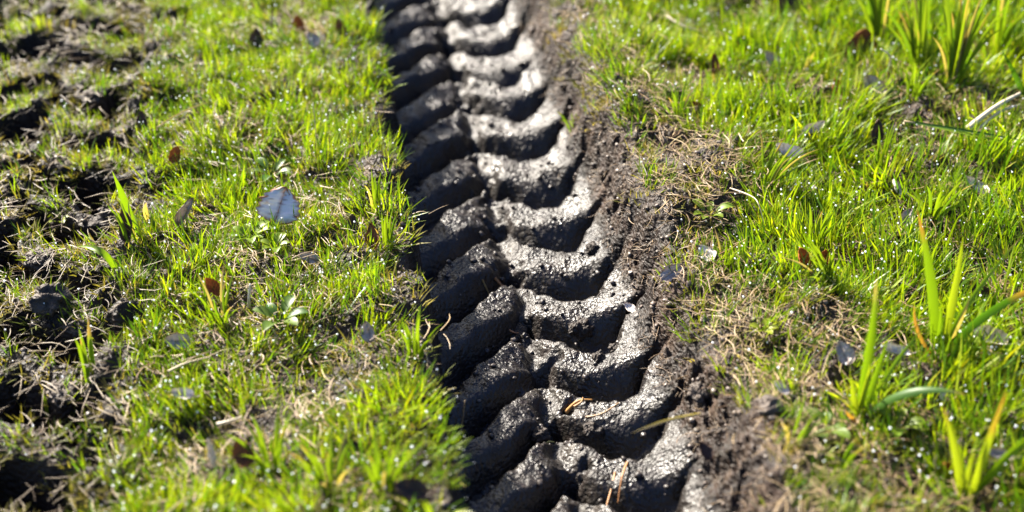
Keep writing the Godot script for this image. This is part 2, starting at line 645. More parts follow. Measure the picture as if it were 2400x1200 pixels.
func build_cover() -> void:
	var tufts := []
	var tips := []
	for i in 14:
		var t := tuft_mesh(9 + i % 3, 0.021, 0.058, 0.0024, 0.42, 0)
		tufts.append(t[0])
		tips.append(t[1])
	var sprigs := []
	for i in 5:
		sprigs.append(tuft_mesh(11, 0.014, 0.020, 0.0018, 0.9, 1)[0])
	var strands := []
	for i in 6:
		strands.append(strand_mesh(5, 0.042, 0.0011))
	var crumbs := []
	for i in 4:
		crumbs.append(lump_mesh(1.0, 0.75, 0.8, 6, 4))
	var p_grass := []
	var p_moss := []
	var p_straw := []
	var p_crumb := []
	var p_dew := [[]]
	for i in 14:
		p_grass.append([])
	for i in 5:
		p_moss.append([])
	for i in 6:
		p_straw.append([])
	for i in 4:
		p_crumb.append([])
	for i in 40000:
		var x := rng.randf_range(-1.30, 1.50)
		var z := rng.randf_range(-1.45, 0.95)
		if rng.randf() > in_reach(x, z):
			continue
		var b := bareness(x, z)
		if b >= 1.0:
			continue
		var y := h_at(x, z)
		var sl := slope_at(x, z)
		var patch := n_patch.get_noise_2d(x * 1.3 + 40.0, z * 1.3)
		var pick := rng.randf()
		if pick < 0.92 * (1.0 - b) and sl < 1.1:
			var v := rng.randi() % 14
			var tall := rng.randf_range(0.55, 1.05) * (1.0 + 0.5 * patch) * (1.0 - 0.3 * b)
			if x < -0.14:
				tall *= 0.84
			if x > 0.45:
				tall *= 1.1 + 0.4 * rng.randf() + 0.5 * sstep(0.55, 0.9, x) * sstep(-0.2, -0.6, z)
			var lean := Vector2(n_patch.get_noise_2d(x + 11.0, z), n_patch.get_noise_2d(x, z + 17.0)) * 1.1
			var col := Color(0.18, 0.26, 0.010).lerp(Color(0.36, 0.41, 0.016), clampf(0.5 + patch + rng.randfn() * 0.3, 0.0, 1.0))
			if x > -0.185 and x < -0.1:
				lean += Vector2(0.75, 0.1) * rng.randf()
			var tf := frame(rng.randf() * TAU, lean, Vector3(1, 1, 1) * tall, Vector3(x, y, z))
			p_grass[v].append([tf, col])
			if rng.randf() < 0.30 + 1.1 * sstep(-0.25, 0.30, n_mid.get_noise_2d(x * 0.6 + 31.0, z * 0.6)):
				var tip: Vector3 = tf * (tips[v][rng.randi() % tips[v].size()] as Vector3)
				var s := lerpf(0.0004, 0.0015, pow(rng.randf(), 1.5))
				p_dew[0].append([Transform3D(Basis().scaled(Vector3(s, s, s)), tip), Color.WHITE])
		if rng.randf() < 1.0 - 0.5 * b:
			var tone := clampf(0.5 + 1.2 * n_patch.get_noise_2d(x * 2.0 + 9.0, z * 2.0) + rng.randfn() * 0.25, 0.0, 1.0)
			var mc := Color(0.13, 0.17, 0.015).lerp(Color(0.38, 0.31, 0.08), tone)
			p_moss[rng.randi() % 5].append([frame(rng.randf() * TAU, Vector2(rng.randfn(), rng.randfn()) * 0.25, Vector3(1, 1, 1) * rng.randf_range(0.7, 1.4), Vector3(x, y, z)), mc])
		if rng.randf() < 0.17 + 0.45 * b and not (x > -0.215 and x < -0.15 and rng.randf() < 0.85):
			var sc := Color(0.52, 0.40, 0.22).lerp(Color(0.24, 0.14, 0.06), pow(rng.randf(), 1.4))
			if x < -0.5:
				sc = sc * 0.5  # far left shade put into the straw colour as well
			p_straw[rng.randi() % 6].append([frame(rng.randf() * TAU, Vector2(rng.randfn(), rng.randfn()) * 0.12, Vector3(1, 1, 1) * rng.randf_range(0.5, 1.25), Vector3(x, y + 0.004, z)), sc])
	# crumbs of soil on everything bare, straw bits on the walls
	for i in 20000:
		var x := rng.randf_range(-0.86, 0.42)
		var z := rng.randf_range(-1.15, 0.75)
		if x > -0.53 and x < -0.22:
			continue
		var b := bareness(x, z)
		if rng.randf() > b:
			continue
		var wet := x > -0.15 and x < wall_foot(z)
		if wet and rng.randf() < 0.75:
			continue
		var s := 0.0010 + 0.0046 * pow(rng.randf(), 4.0)
		var c := Color(0.04, 0.033, 0.028) if wet else Color(0.035, 0.025, 0.018).lerp(Color(0.12, 0.09, 0.07), rng.randf())
		p_crumb[rng.randi() % 4].append([frame(rng.randf() * TAU, Vector2(rng.randfn(), rng.randfn()) * 0.4, Vector3(s, s, s) * Vector3(1.0, rng.randf_range(0.6, 1.0), rng.randf_range(0.7, 1.3)), Vector3(x, h_at(x, z) + s * 0.3, z)), c])
		if not wet and x > 0.1 and rng.randf() < 0.28:
			p_straw[rng.randi() % 6].append([frame(rng.randf() * TAU, Vector2(rng.randfn() * 0.2 - 0.4, rng.randfn() * 0.2), Vector3(1, 1, 1) * rng.randf_range(0.3, 0.7), Vector3(x, h_at(x, z) + 0.002, z)), Color(0.30, 0.21, 0.11).lerp(Color(0.16, 0.09, 0.045), rng.randf())])
	scatter("lawn_grass", "short bright green grass of the two sunlit banks", "grass", tufts, p_grass, mat.grass)
	scatter("moss", "low olive and yellow moss between the grass blades", "moss", sprigs, p_moss, mat.moss)
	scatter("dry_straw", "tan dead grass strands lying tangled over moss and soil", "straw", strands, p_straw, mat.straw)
	scatter("soil_crumbs", "loose brown crumbs of soil on the bare shoulders and walls", "soil", crumbs, p_crumb, mat.crumb)
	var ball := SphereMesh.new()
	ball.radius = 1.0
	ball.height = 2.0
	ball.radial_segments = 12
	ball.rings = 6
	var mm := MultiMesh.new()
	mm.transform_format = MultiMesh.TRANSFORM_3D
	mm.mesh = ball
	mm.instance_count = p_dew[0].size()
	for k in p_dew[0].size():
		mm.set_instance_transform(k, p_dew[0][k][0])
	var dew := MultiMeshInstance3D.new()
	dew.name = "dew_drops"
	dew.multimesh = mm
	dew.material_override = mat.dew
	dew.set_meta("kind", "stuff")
	dew.set_meta("label", "tiny dew drops on the grass tips, painted white for their glint")
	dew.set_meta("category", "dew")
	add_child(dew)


# ---------------------------------------------------------------- single things

func thing(called: String, label: String, category: String, group := "") -> Node3D:
	var o := Node3D.new()
	names[called] = names.get(called, -1) + 1
	o.name = called if names[called] == 0 else "%s_%03d" % [called, names[called]]
	add_child(o)
	o.set_meta("label", label)
	o.set_meta("category", category)
	if group:
		o.set_meta("group", group)
	return o

func part(called: String, m: Mesh, material: Material, parent: Node3D, label := "") -> MeshInstance3D:
	var o := MeshInstance3D.new()
	o.name = called
	o.mesh = m
	o.material_override = material
	if label:
		o.set_meta("label", label)
	parent.add_child(o, true)
	return o

func tube(st: SurfaceTool, pts: Array, rad: Array, col: Color, sides := 6) -> void:
	var rings := []
	var n := pts.size()
	for i in n:
		var along: Vector3 = (pts[mini(i + 1, n - 1)] - pts[maxi(i - 1, 0)]).normalized()
		var a := along.cross(Vector3(0.31, 0.9, 0.17)).normalized()
		var b := along.cross(a)
		var ring := []
		for k in sides:
			var t := TAU * k / sides
			ring.append(pts[i] + (a * cos(t) + b * sin(t)) * rad[i])
		rings.append(ring)
	for i in n - 1:
		for k in sides:
			var k2 := (k + 1) % sides
			for p in [rings[i][k], rings[i][k2], rings[i + 1][k2], rings[i][k], rings[i + 1][k2], rings[i + 1][k]]:
				st.set_color(col)
				st.add_vertex(p)
	for e in [0, n - 1]:
		for k in sides:
			var k2 := (k + 1) % sides
			for p in [pts[e], rings[e][k], rings[e][k2]]:
				st.set_color(col)
				st.add_vertex(p)

const LEAF_COL := {
	"grey": [Color(0.40, 0.35, 0.31), Color(0.20, 0.15, 0.12), Color(0.12, 0.09, 0.075)],
	"poplar": [Color(0.56, 0.57, 0.60), Color(0.36, 0.15, 0.05), Color(0.12, 0.08, 0.07)],
	"white": [Color(0.62, 0.58, 0.54), Color(0.42, 0.35, 0.30), Color(0.25, 0.20, 0.17)],
	"dark": [Color(0.060, 0.046, 0.040), Color(0.095, 0.055, 0.04), Color(0.03, 0.024, 0.022)],
	"brown": [Color(0.125, 0.058, 0.032), Color(0.19, 0.08, 0.035), Color(0.05, 0.028, 0.02)],
	"rust": [Color(0.27, 0.085, 0.03), Color(0.34, 0.12, 0.035), Color(0.10, 0.04, 0.02)],
}

func dead_leaf(label: String, x: float, z: float, size: float, look: String, tilt: float, turn: float, roll: float, aspect: float, curl: float, cup: float, lift: float, group := "") -> void:
	# a fallen leaf with a toothed rim, bent along its length (curl) and across it (cup); tilt 90 stands it up facing the camera
	var o := thing("fallen_leaf", label, "leaf", group)
	var cols: Array = LEAF_COL[look]
	var st := starter()
	size *= 0.98 if look == "poplar" else 1.15
	curl *= 1.4
	cup *= 1.35
	var rows := 24
	var across := 12
	var off := rng.randf() * 50.0
	var grid := []
	var tone := []
	for i in rows + 1:
		var t := float(i) / rows
		var w := 0.5 * aspect * pow(sin(PI * clampf(0.04 + 0.96 * t, 0.0, 1.0)), 0.62) * (1.18 - 0.45 * t)
		var tooth0 := 1.0 + (0.22 if look == "poplar" else 0.12) * absf(fmod(t * 7.0 + 0.2, 1.0) - 0.5) * 2.0
		var ang := curl * (t - 0.5)
		var cy := sin(ang) / curl if absf(curl) > 0.01 else t - 0.5
		var cz := (1.0 - cos(ang)) / curl if absf(curl) > 0.01 else 0.0
		var row := []
		var trow := []
		for k in across + 1:
			var s := 2.0 * k / across - 1.0
			var ca := cup * s
			var tooth := tooth0 + 0.25 * n_small.get_noise_2d(t * 0.04 + off, signf(s) * 3.0)
			var px := (sin(ca) / cup if absf(cup) > 0.01 else s) * w * tooth
			var pz := ((1.0 - cos(ca)) / cup if absf(cup) > 0.01 else 0.0) * w
			pz += 0.17 * n_small.get_noise_2d(t * 0.022 + off, s * 0.012 + 4.0) + 0.10 * s * n_small.get_noise_2d(t * 0.02 + off, 8.0) + 0.022 * absf(sin(t * 22.0 - absf(s) * 5.0)) * (1.0 - absf(s) * 0.4) - 0.03 * exp(-pow(s / 0.10, 2.0))
			row.append(Vector3(px, cy, cz + pz) * size)
			var edge := maxf(absf(s), absf(2.0 * t - 1.0))
			var c: Color = cols[0]
			c = c.lerp(cols[1], sstep(0.72, 0.98, edge + 0.35 * n_small.get_noise_2d(t * 0.06 + off, s * 0.05)))
			c = c.lerp(cols[2], 0.7 * sstep(0.3, 0.5, n_small.get_noise_2d(t * 0.16 + off + 5.0, s * 0.06)))
			if absf(s) < 0.09:
				c = c.lerp(cols[1], 0.5)
			trow.append(c)
		grid.append(row)
		tone.append(trow)
	for i in rows:
		for k in across:
			for p in [[i, k], [i, k + 1], [i + 1, k + 1], [i, k], [i + 1, k + 1], [i + 1, k]]:
				st.set_color(tone[p[0]][p[1]])
				st.add_vertex(grid[p[0]][p[1]])
	var blade := part("blade", commit(st), mat.dead_leaf, o)
	var rib := starter()
	var rib_pts := []
	var rib_rad := []
	for i in range(1, rows, 2):
		rib_pts.append((grid[i][across / 2] as Vector3) - Vector3(0, 0, 0.004 * size))
		rib_rad.append(size * 0.012 * (1.1 - float(i) / rows))
	tube(rib, rib_pts, rib_rad, cols[1], 5)
	part("midrib", commit(rib), mat.dead_leaf, blade)
	var sk := starter()
	var mid := across / 2
	var q: Vector3 = grid[0][mid]
	tube(sk, [grid[2][mid], q, q + Vector3(0.03, -0.12, 0.05) * size, q + Vector3(0.12, -0.24, 0.04) * size], [0.012 * size, 0.016 * size, 0.014 * size, 0.018 * size], cols[1], 5)
	part("stalk", commit(sk), mat.dead_leaf, o)
	var b := Basis(Vector3.UP, -YAW + deg_to_rad(turn)) * Basis(Vector3.RIGHT, deg_to_rad(tilt - 90.0)) * Basis(Vector3.BACK, deg_to_rad(roll))
	o.transform = Transform3D(b, Vector3(x, h_at(x, z) + lift + 0.002 + 0.45 * size * sin(deg_to_rad(tilt)), z))

func cam_frame(v: Vector3) -> Vector3:
	# right, up, towards the camera -> world
	return Vector3(v.x * cos(YAW) - v.z * sin(YAW), v.y, v.x * sin(YAW) + v.z * cos(YAW))

const GREEN := Color(0.16, 0.25, 0.014)
const DEEP := Color(0.055, 0.13, 0.018)
const PALE := Color(0.28, 0.33, 0.025)
const DRY := Color(0.34, 0.17, 0.06)
const TAN := Color(0.42, 0.32, 0.18)

func blade_part(parent: Node3D, base: Vector3, mid: Vector3, tip: Vector3, width: float, col: Color, tip_col: Color, dry_from: float, called := "leaf_blade", label := "") -> void:
	# one leaf on a curve from base over mid to tip (right, up, towards, in metres); its end from dry_from on has withered
	var pts := []
	var wid := []
	var cols := []
	var n := 11
	for i in n:
		var t := float(i) / (n - 1)
		var p := base * (1.0 - t) * (1.0 - t) + mid * 2.0 * t * (1.0 - t) + tip * t * t
		pts.append(cam_frame(p))
		wid.append(width * minf(1.0, 0.62 + t * 1.4) * (1.0 if t < 0.55 else maxf(0.03, pow((1.0 - t) / 0.45, 0.75))))
		cols.append(col.lerp(tip_col, sstep(dry_from - 0.04, dry_from + 0.07, t + 0.03 * rng.randfn())) if dry_from < 1.0 else col)
	var flat := cam_frame(Vector3(1.0, 0.0, 0.35 * rng.randfn())) if absf(tip.y - base.y) > absf(tip.x - base.x) else cam_frame(Vector3(0.25, 0.45, -1.0))
	var st := starter()
	ribbon(st, pts, wid, flat, cols, 0.32)
	part(called, commit(st), mat.grass, parent, label)

func clump(called: String, label: String, category: String, x: float, z: float, leaves: Array, group := "") -> Node3D:
	var o := thing(called, label, category, group)
	o.position = Vector3(x, h_at(x, z), z)
	for l in leaves:
		blade_part(o, l[0], l[1], l[2], l[3], l[4], l[5] if l.size() > 5 else l[4], l[6] if l.size() > 6 else 2.0)
	return o

func random_clump(called: String, label: String, x: float, z: float, count: int, tall: float, width: float, spread: float, lean: Vector2, group := "") -> void:
	var leaves := []
	for i in count:
		var a := rng.randf() * TAU
		var r := rng.randf_range(0.1, 1.0) * spread
		var h := tall * rng.randf_range(0.5, 1.0)
		var b := Vector3(cos(a) * 0.008, -0.006, sin(a) * 0.008)
		var tip := Vector3(cos(a) * r + lean.x * h, h, sin(a) * r + lean.y * h)
		var mid := Vector3(tip.x * 0.32, h * 0.66, tip.z * 0.32)
		var c := GREEN.lerp(DEEP, rng.randf() * 0.7).lerp(PALE, rng.randf() * 0.5)
		var dry := 2.0
		if rng.randf() < 0.22:
			dry = rng.randf_range(0.6, 0.85)
		if rng.randf() < 0.08:
			c = TAN
		leaves.append([b, mid, tip, width * rng.randf_range(0.6, 1.1), c, DRY.lerp(TAN, 0.5), dry])
	clump(called, label, "grass", x, z, leaves, group)

func stem(called: String, label: String, category: String, pts: Array, r: float, col: Color, group := "") -> void:
	# a bent stem, twig or root through points of the land: x, z, height above the soil
	var o := thing(called, label, category, group)
	var c := []
	for p in pts:
		c.append(Vector3(p[0], h_at(p[0], p[1]) + p[2], p[1]))
	o.position = c[0]
	var curve := Curve3D.new()
	for i in c.size():
		var d: Vector3 = (c[mini(i + 1, c.size() - 1)] - c[maxi(i - 1, 0)]) / 6.0
		curve.add_point(c[i] - c[0], -d, d)
	var path := []
	var rad := []
	var n := 14
	for i in n:
		path.append(curve.sample_baked(curve.get_baked_length() * i / (n - 1), true))
		rad.append(r * (1.0 - 0.55 * i / (n - 1)) * (1.0 + 0.25 * n_small.get_noise_2d(i * 0.02, pts[0][0])))
	var st := starter()
	tube(st, path, rad, col, 7)
	var m := part("shaft", commit(st), mat.root, o)
	var kn := starter()
	tube(kn, [path[0] - (path[1] - path[0]) * 0.12, path[0], path[1] * 0.5 + path[0] * 0.5], [r * 0.7, r * 1.18, r * 0.9], col * 0.7, 7)
	part("torn_end", commit(kn), mat.root, o)

func clod(label: String, x: float, z: float, r: float, squash: float, col: Color, group := "") -> void:
	var o := thing("soil_clod", label, "clod", group)
	o.position = Vector3(x, h_at(x, z) + r * squash * 0.22, z)
	o.rotation.y = rng.randf() * TAU
	var st := starter()
	var body := lump_mesh(r, squash, 0.75, 22, 14)
	var m := mat.soil.duplicate() as StandardMaterial3D
	m.albedo_color = (col * 1.5).linear_to_srgb()
	part("lump", body, m, o)
	var chip := part("chip", lump_mesh(r * 0.35, 0.7, 0.5, 8, 6), m, o)
	chip.position = Vector3(r * 0.85, -r * squash * 0.1, r * 0.4)

func weed(label: String, x: float, z: float, leaves: int, size: float, col: Color, round_: float, up: float, group := "") -> void:
	# a low rosette: stalked oval leaves round a crown
	var o := thing("weed_seedling", label, "weed", group)
	o.position = Vector3(x, h_at(x, z) + 0.002, z)
	for i in leaves:
		var a := TAU * i / leaves + rng.randfn() * 0.25
		var d := Vector3(cos(a), 0, sin(a))
		var l := size * rng.randf_range(0.65, 1.0)
		var pts := []
		var wid := []
		var cols := []
		var c := col.lerp(PALE, rng.randf() * 0.35)
		for k in 9:
			var t := k / 8.0
			pts.append(d * l * t + Vector3.UP * (l * up * sin(t * 2.0) + 0.006))
			wid.append(l * (0.05 if t < 0.3 else round_ * pow(maxf(0.0, sin(PI * clampf((t - 0.26) / 0.74, 0.0, 1.0))), 0.7) + 0.012))
			cols.append(c)
		var st := starter()
		ribbon(st, pts, wid, d.cross(Vector3.UP), cols, 0.22)
		part("leaf", commit(st), mat.grass, o)

func build_leaves() -> void:
	dead_leaf("grey toothed poplar leaf with orange rim propped upright in the sward", -0.320, -0.112, 0.0542, "poplar", 52, 6, -20, 1.08, 0.35, 0.40, 0.018)
	dead_leaf("folded grey leaf standing narrow beside the orange rimmed poplar leaf", -0.447, -0.120, 0.0468, "grey", 75, -30, -25, 0.50, 0.30, 1.60, 0.010)
	dead_leaf("small grey leaf half sunk in grass below the orange rimmed leaf", -0.288, -0.014, 0.0249, "grey", 50, 20, 60, 0.70, 0.80, 1.00, 0.006)
	dead_leaf("curled rust leaf with a pale underside in the left sward", -0.411, 0.052, 0.0272, "rust", 55, 35, 20, 0.80, 1.00, 1.20, 0.010)
	dead_leaf("rounded grey leaf with reddish flecks by the old wheel track", -0.452, 0.134, 0.0302, "grey", 50, 10, 80, 0.80, 0.60, 1.00, 0.008)
	dead_leaf("crumpled white leaf lying on grass near the old wheel track", -0.440, 0.254, 0.0255, "white", 25, 10, 70, 0.60, 0.90, 0.90, 0.014)
	dead_leaf("narrow whitish rolled leaf standing upright in blurred grass", -0.405, 0.360, 0.0298, "white", 80, 10, 5, 0.42, 0.50, 1.50, 0.012)
	dead_leaf("red brown shrivelled leaf between blades beside the whitish rolled leaf", -0.368, 0.363, 0.0308, "brown", 60, -20, 30, 0.90, 1.10, 0.90, 0.010)
	dead_leaf("small slate dark leaf in the sward near the rut edge", -0.256, 0.359, 0.0218, "dark", 50, 20, 40, 0.70, 0.80, 0.80, 0.008)
	dead_leaf("small dull grey leaf tucked in tall blades near the rut edge", -0.220, 0.159, 0.0242, "grey", 55, -10, 20, 0.80, 0.60, 0.90, 0.008)
	dead_leaf("large blackish leaf at the foot of the left bank", -0.197, 0.460, 0.0323, "dark", 50, 0, 75, 0.70, 0.50, 0.80, 0.008)
	dead_leaf("dark brown crumpled leaf standing at the rim of the old track", -0.522, -0.093, 0.0380, "dark", 70, -15, 15, 0.70, 0.80, 1.20, 0.008)
	dead_leaf("blue black leaf standing beside a hole of the old track", -0.576, -0.437, 0.0344, "dark", 70, 20, -10, 0.80, 0.60, 0.90, 0.008)
	dead_leaf("small black leaf next to the blue black standing leaf", -0.525, -0.433, 0.0265, "dark", 65, -20, 25, 0.80, 0.70, 1.00, 0.006)
	dead_leaf("small dark red leaf at the grassy edge of the old track", -0.473, -0.316, 0.0242, "rust", 60, 15, -30, 0.80, 0.90, 1.00, 0.006)
	dead_leaf("little red torn leaf on a soil lump of the old track", -0.600, -0.311, 0.0227, "rust", 45, 0, 40, 0.60, 0.80, 1.00, 0.006)
	dead_leaf("brown curled leaf on the bare crumbling edge of the left bank", -0.197, -0.029, 0.0332, "brown", 55, -25, 30, 0.70, 0.90, 1.10, 0.006)
	dead_leaf("dark curled leaf on bare soil near the left bank edge", -0.226, -0.077, 0.0269, "dark", 50, 30, -20, 0.70, 0.80, 1.00, 0.006)
	dead_leaf("small rust leaf far up in the dewy left sward", -0.277, -0.740, 0.0255, "rust", 60, 0, 20, 0.90, 0.60, 0.80, 0.012)
	dead_leaf("dark leaf sunk in the far dewy left sward", -0.351, -0.670, 0.0321, "dark", 55, 20, -15, 0.80, 0.70, 0.90, 0.010)
	dead_leaf("pale grey leaf in the far dewy left sward", -0.253, -0.657, 0.0293, "grey", 50, -10, 40, 0.80, 0.70, 0.90, 0.012)
	dead_leaf("brown leaf next to the far left rut edge", -0.207, -0.660, 0.0264, "brown", 55, 15, 10, 0.70, 0.70, 0.90, 0.010)
	dead_leaf("dark brown leaf standing in grass at the far end of the right bank", 0.589, -0.654, 0.0474, "dark", 65, -10, 20, 0.90, 0.60, 0.80, 0.010)
	dead_leaf("large dark brown leaf upright below the tall bright blades", 0.652, -0.472, 0.0605, "brown", 72, 10, -15, 0.95, 0.50, 0.70, 0.010)
	dead_leaf("grey mottled leaf lying on pale moss under the tall blades", 0.617, -0.323, 0.0422, "grey", 45, -10, 30, 0.90, 0.60, 0.80, 0.012)
	dead_leaf("red brown leaf between the large brown leaf and the pale moss", 0.556, -0.328, 0.0286, "rust", 60, 20, 0, 0.80, 0.80, 1.00, 0.008)
	dead_leaf("pale grey curled leaf shaped like a shell on the right bank", 0.417, -0.154, 0.0403, "white", 40, 15, 60, 0.70, 1.10, 1.20, 0.014)
	dead_leaf("slate dark leaf standing upright among thin blades", 0.569, -0.185, 0.0335, "dark", 75, -5, 0, 0.60, 0.40, 0.80, 0.008)
	dead_leaf("pale rolled leaf lying across blades on the right bank", 0.484, -0.220, 0.0364, "white", 40, -20, -50, 0.50, 1.00, 1.10, 0.016)
	dead_leaf("small grey leaf in the far part of the right sward", 0.490, -0.450, 0.0298, "grey", 50, 10, 30, 0.80, 0.70, 0.90, 0.010)
	dead_leaf("blackish leaf in the far part of the right sward", 0.463, -0.525, 0.0276, "dark", 60, 0, 10, 0.70, 0.70, 0.90, 0.008)
	dead_leaf("brown curled leaf near the far turf hump", 0.395, -0.445, 0.0310, "brown", 65, -30, 20, 0.70, 0.90, 1.10, 0.010)
	dead_leaf("glossy brown leaf lying on top of the turf hump", 0.318, -0.297, 0.0252, "brown", 50, 20, 50, 0.70, 0.80, 1.00, 0.006)
	dead_leaf("large pale leaf with dark underside curled over straw", 0.665, -0.041, 0.0379, "white", 45, -15, 60, 0.60, 1.20, 1.30, 0.012)
	dead_leaf("small white curled leaf under long thin blades", 0.551, -0.054, 0.0293, "white", 45, 30, 20, 0.60, 1.10, 1.20, 0.012)
	dead_leaf("flat grey leaf among straw behind the broad sedge", 0.528, 0.032, 0.0282, "grey", 40, -10, -20, 0.80, 0.70, 0.90, 0.008)
	dead_leaf("rust and white leaf standing behind a broad green blade", 0.337, 0.139, 0.0287, "rust", 70, 20, 15, 0.70, 0.90, 1.10, 0.008)
	dead_leaf("orange brown leaf standing in dewy grass", 0.378, 0.115, 0.0224, "rust", 65, -15, -10, 0.80, 0.70, 0.90, 0.008)
	dead_leaf("big slate black leaf standing behind the arching sedge leaf", 0.555, 0.212, 0.0412, "dark", 60, -10, 30, 0.80, 0.50, 0.80, 0.008)
	dead_leaf("large whitish crumpled leaf beside the broad sedge", 0.518, 0.303, 0.0435, "white", 30, -10, 70, 0.60, 1.10, 1.10, 0.012)
	dead_leaf("white rolled leaf between the two sedges", 0.392, 0.318, 0.0336, "white", 35, 20, 60, 0.55, 1.20, 1.30, 0.010)
	dead_leaf("mottled grey leaf behind the slim sedge", 0.330, 0.314, 0.0274, "grey", 40, 0, 20, 0.90, 0.70, 0.90, 0.008)
	dead_leaf("blue grey curled leaf right of the nearest sedge", 0.440, 0.495, 0.0298, "grey", 40, -10, 80, 0.50, 1.00, 1.10, 0.010)
	dead_leaf("small pale flake of leaf sticking out of the rut wall", 0.134, 0.069, 0.0191, "white", 30, -30, 70, 0.60, 0.80, 0.80, 0.006)
	dead_leaf("pointed grey leaf lying on the trampled shoulder", 0.175, 0.109, 0.0321, "grey", 40, 10, -60, 0.60, 0.60, 0.70, 0.006)
	dead_leaf("pale muddy leaf pressed into the shoulder soil", 0.231, 0.074, 0.0260, "white", 20, 0, 40, 0.80, 0.80, 0.70, 0.004)
	dead_leaf("small orange curled leaf at the foot of the nearest sedge", 0.391, 0.489, 0.0205, "rust", 55, 15, 40, 0.60, 1.00, 1.20, 0.008)
	dead_leaf("small pale leaf behind the nearest sedge", 0.429, 0.377, 0.0179, "white", 60, 0, 10, 0.60, 0.90, 1.00, 0.008)
	dead_leaf("bleached scrap of leaf on the near trampled shoulder", 0.239, 0.358, 0.0197, "white", 30, 20, 30, 0.70, 0.90, 0.90, 0.006)
	dead_leaf("dark scrap of leaf on the near trampled shoulder", 0.147, 0.384, 0.0213, "dark", 45, 0, 30, 0.70, 0.80, 0.90, 0.004)

func build_sedges() -> void:
	clump("sedge", "broad leaved sedge with one orange tipped leaf arching aside", "sedge", 0.463, 0.295, [
		[Vector3(-0.004, -0.008, 0.000), Vector3(-0.013, 0.081, -0.008), Vector3(-0.054, 0.197, -0.020), 0.0135, GREEN, DRY, 0.82],
		[Vector3(0.000, -0.008, 0.006), Vector3(0.005, 0.061, 0.000), Vector3(-0.002, 0.174, 0.000), 0.0107, PALE, PALE, 2.00],
		[Vector3(0.004, -0.008, 0.000), Vector3(0.010, 0.055, -0.008), Vector3(0.075, 0.163, -0.020), 0.0064, GREEN, DRY, 0.93],
		[Vector3(-0.004, -0.008, 0.006), Vector3(0.039, 0.095, 0.012), Vector3(0.113, 0.138, 0.030), 0.0119, DEEP, DRY, 0.62],
		[Vector3(0.000, -0.008, 0.000), Vector3(-0.039, 0.037, 0.012), Vector3(-0.053, 0.099, 0.030), 0.0060, DRY, DRY, 0.00],
		[Vector3(0.004, -0.008, 0.006), Vector3(0.016, 0.066, 0.008), Vector3(0.014, 0.107, 0.020), 0.0064, TAN, TAN, 0.00],
		[Vector3(-0.004, -0.008, 0.000), Vector3(-0.005, 0.043, 0.012), Vector3(-0.024, 0.107, 0.030), 0.0056, GREEN, GREEN, 2.00],
	], "sedges on the right bank")
	clump("sedge", "slim sedge with upright leaf and one pale shining arched leaf", "sedge", 0.328, 0.386, [
		[Vector3(-0.004, -0.008, 0.000), Vector3(0.001, 0.107, 0.000), Vector3(-0.011, 0.195, 0.000), 0.0101, GREEN, TAN, 0.80],
		[Vector3(0.000, -0.008, 0.006), Vector3(0.009, 0.047, 0.000), Vector3(0.015, 0.113, 0.000), 0.0075, GREEN, GREEN, 2.00],
		[Vector3(0.004, -0.008, 0.000), Vector3(0.031, 0.073, 0.020), Vector3(0.095, 0.073, 0.050), 0.0113, DEEP, DRY, 0.90],
		[Vector3(-0.004, -0.008, 0.006), Vector3(-0.011, 0.032, 0.004), Vector3(-0.022, 0.066, 0.010), 0.0075, PALE, PALE, 2.00],
		[Vector3(0.000, -0.008, 0.000), Vector3(0.034, 0.075, -0.012), Vector3(0.063, 0.104, -0.030), 0.0045, GREEN, GREEN, 2.00],
		[Vector3(0.004, -0.008, 0.006), Vector3(-0.013, 0.004, 0.012), Vector3(-0.027, 0.032, 0.030), 0.0060, DRY, DRY, 0.00],
		[Vector3(-0.004, -0.008, 0.000), Vector3(-0.001, 0.026, 0.004), Vector3(-0.003, 0.084, 0.010), 0.0083, PALE, PALE, 2.00],
	], "sedges on the right bank")
	clump("sedge", "pale green sedge with four broad leaves spread like a fan", "sedge", 0.402, 0.518, [
		[Vector3(-0.004, -0.008, 0.000), Vector3(-0.018, 0.068, 0.008), Vector3(-0.059, 0.153, 0.020), 0.0113, PALE, DRY, 0.88],
		[Vector3(0.000, -0.008, 0.006), Vector3(0.003, 0.068, 0.000), Vector3(0.011, 0.157, 0.000), 0.0109, PALE, DRY, 0.75],
		[Vector3(0.004, -0.008, 0.000), Vector3(0.015, 0.093, 0.012), Vector3(0.070, 0.148, 0.030), 0.0077, GREEN, GREEN, 2.00],
		[Vector3(-0.004, -0.008, 0.006), Vector3(-0.011, 0.045, 0.008), Vector3(-0.015, 0.093, 0.020), 0.0063, PALE, PALE, 2.00],
		[Vector3(0.000, -0.008, 0.000), Vector3(0.010, 0.040, 0.008), Vector3(0.029, 0.076, 0.020), 0.0056, GREEN, GREEN, 2.00],
		[Vector3(0.004, -0.008, 0.006), Vector3(0.019, 0.014, 0.012), Vector3(0.038, 0.044, 0.030), 0.0042, TAN, TAN, 0.00],
	], "sedges on the right bank")
	clump("sedge", "tall yellow edged sedge standing beside straw", "sedge", 0.880, -0.305, [
		[Vector3(-0.004, -0.008, 0.000), Vector3(-0.012, 0.111, 0.000), Vector3(-0.028, 0.255, 0.000), 0.0210, PALE, PALE, 2.00],
		[Vector3(0.000, -0.008, 0.006), Vector3(0.001, 0.145, 0.000), Vector3(-0.007, 0.297, 0.000), 0.0210, GREEN, GREEN, 2.00],
		[Vector3(0.004, -0.008, 0.000), Vector3(-0.019, 0.044, 0.012), Vector3(-0.075, 0.116, 0.030), 0.0116, DEEP, DEEP, 2.00],
		[Vector3(-0.004, -0.008, 0.006), Vector3(0.015, 0.095, 0.000), Vector3(0.043, 0.179, 0.000), 0.0158, GREEN, GREEN, 2.00],
	], "sedges on the right bank")
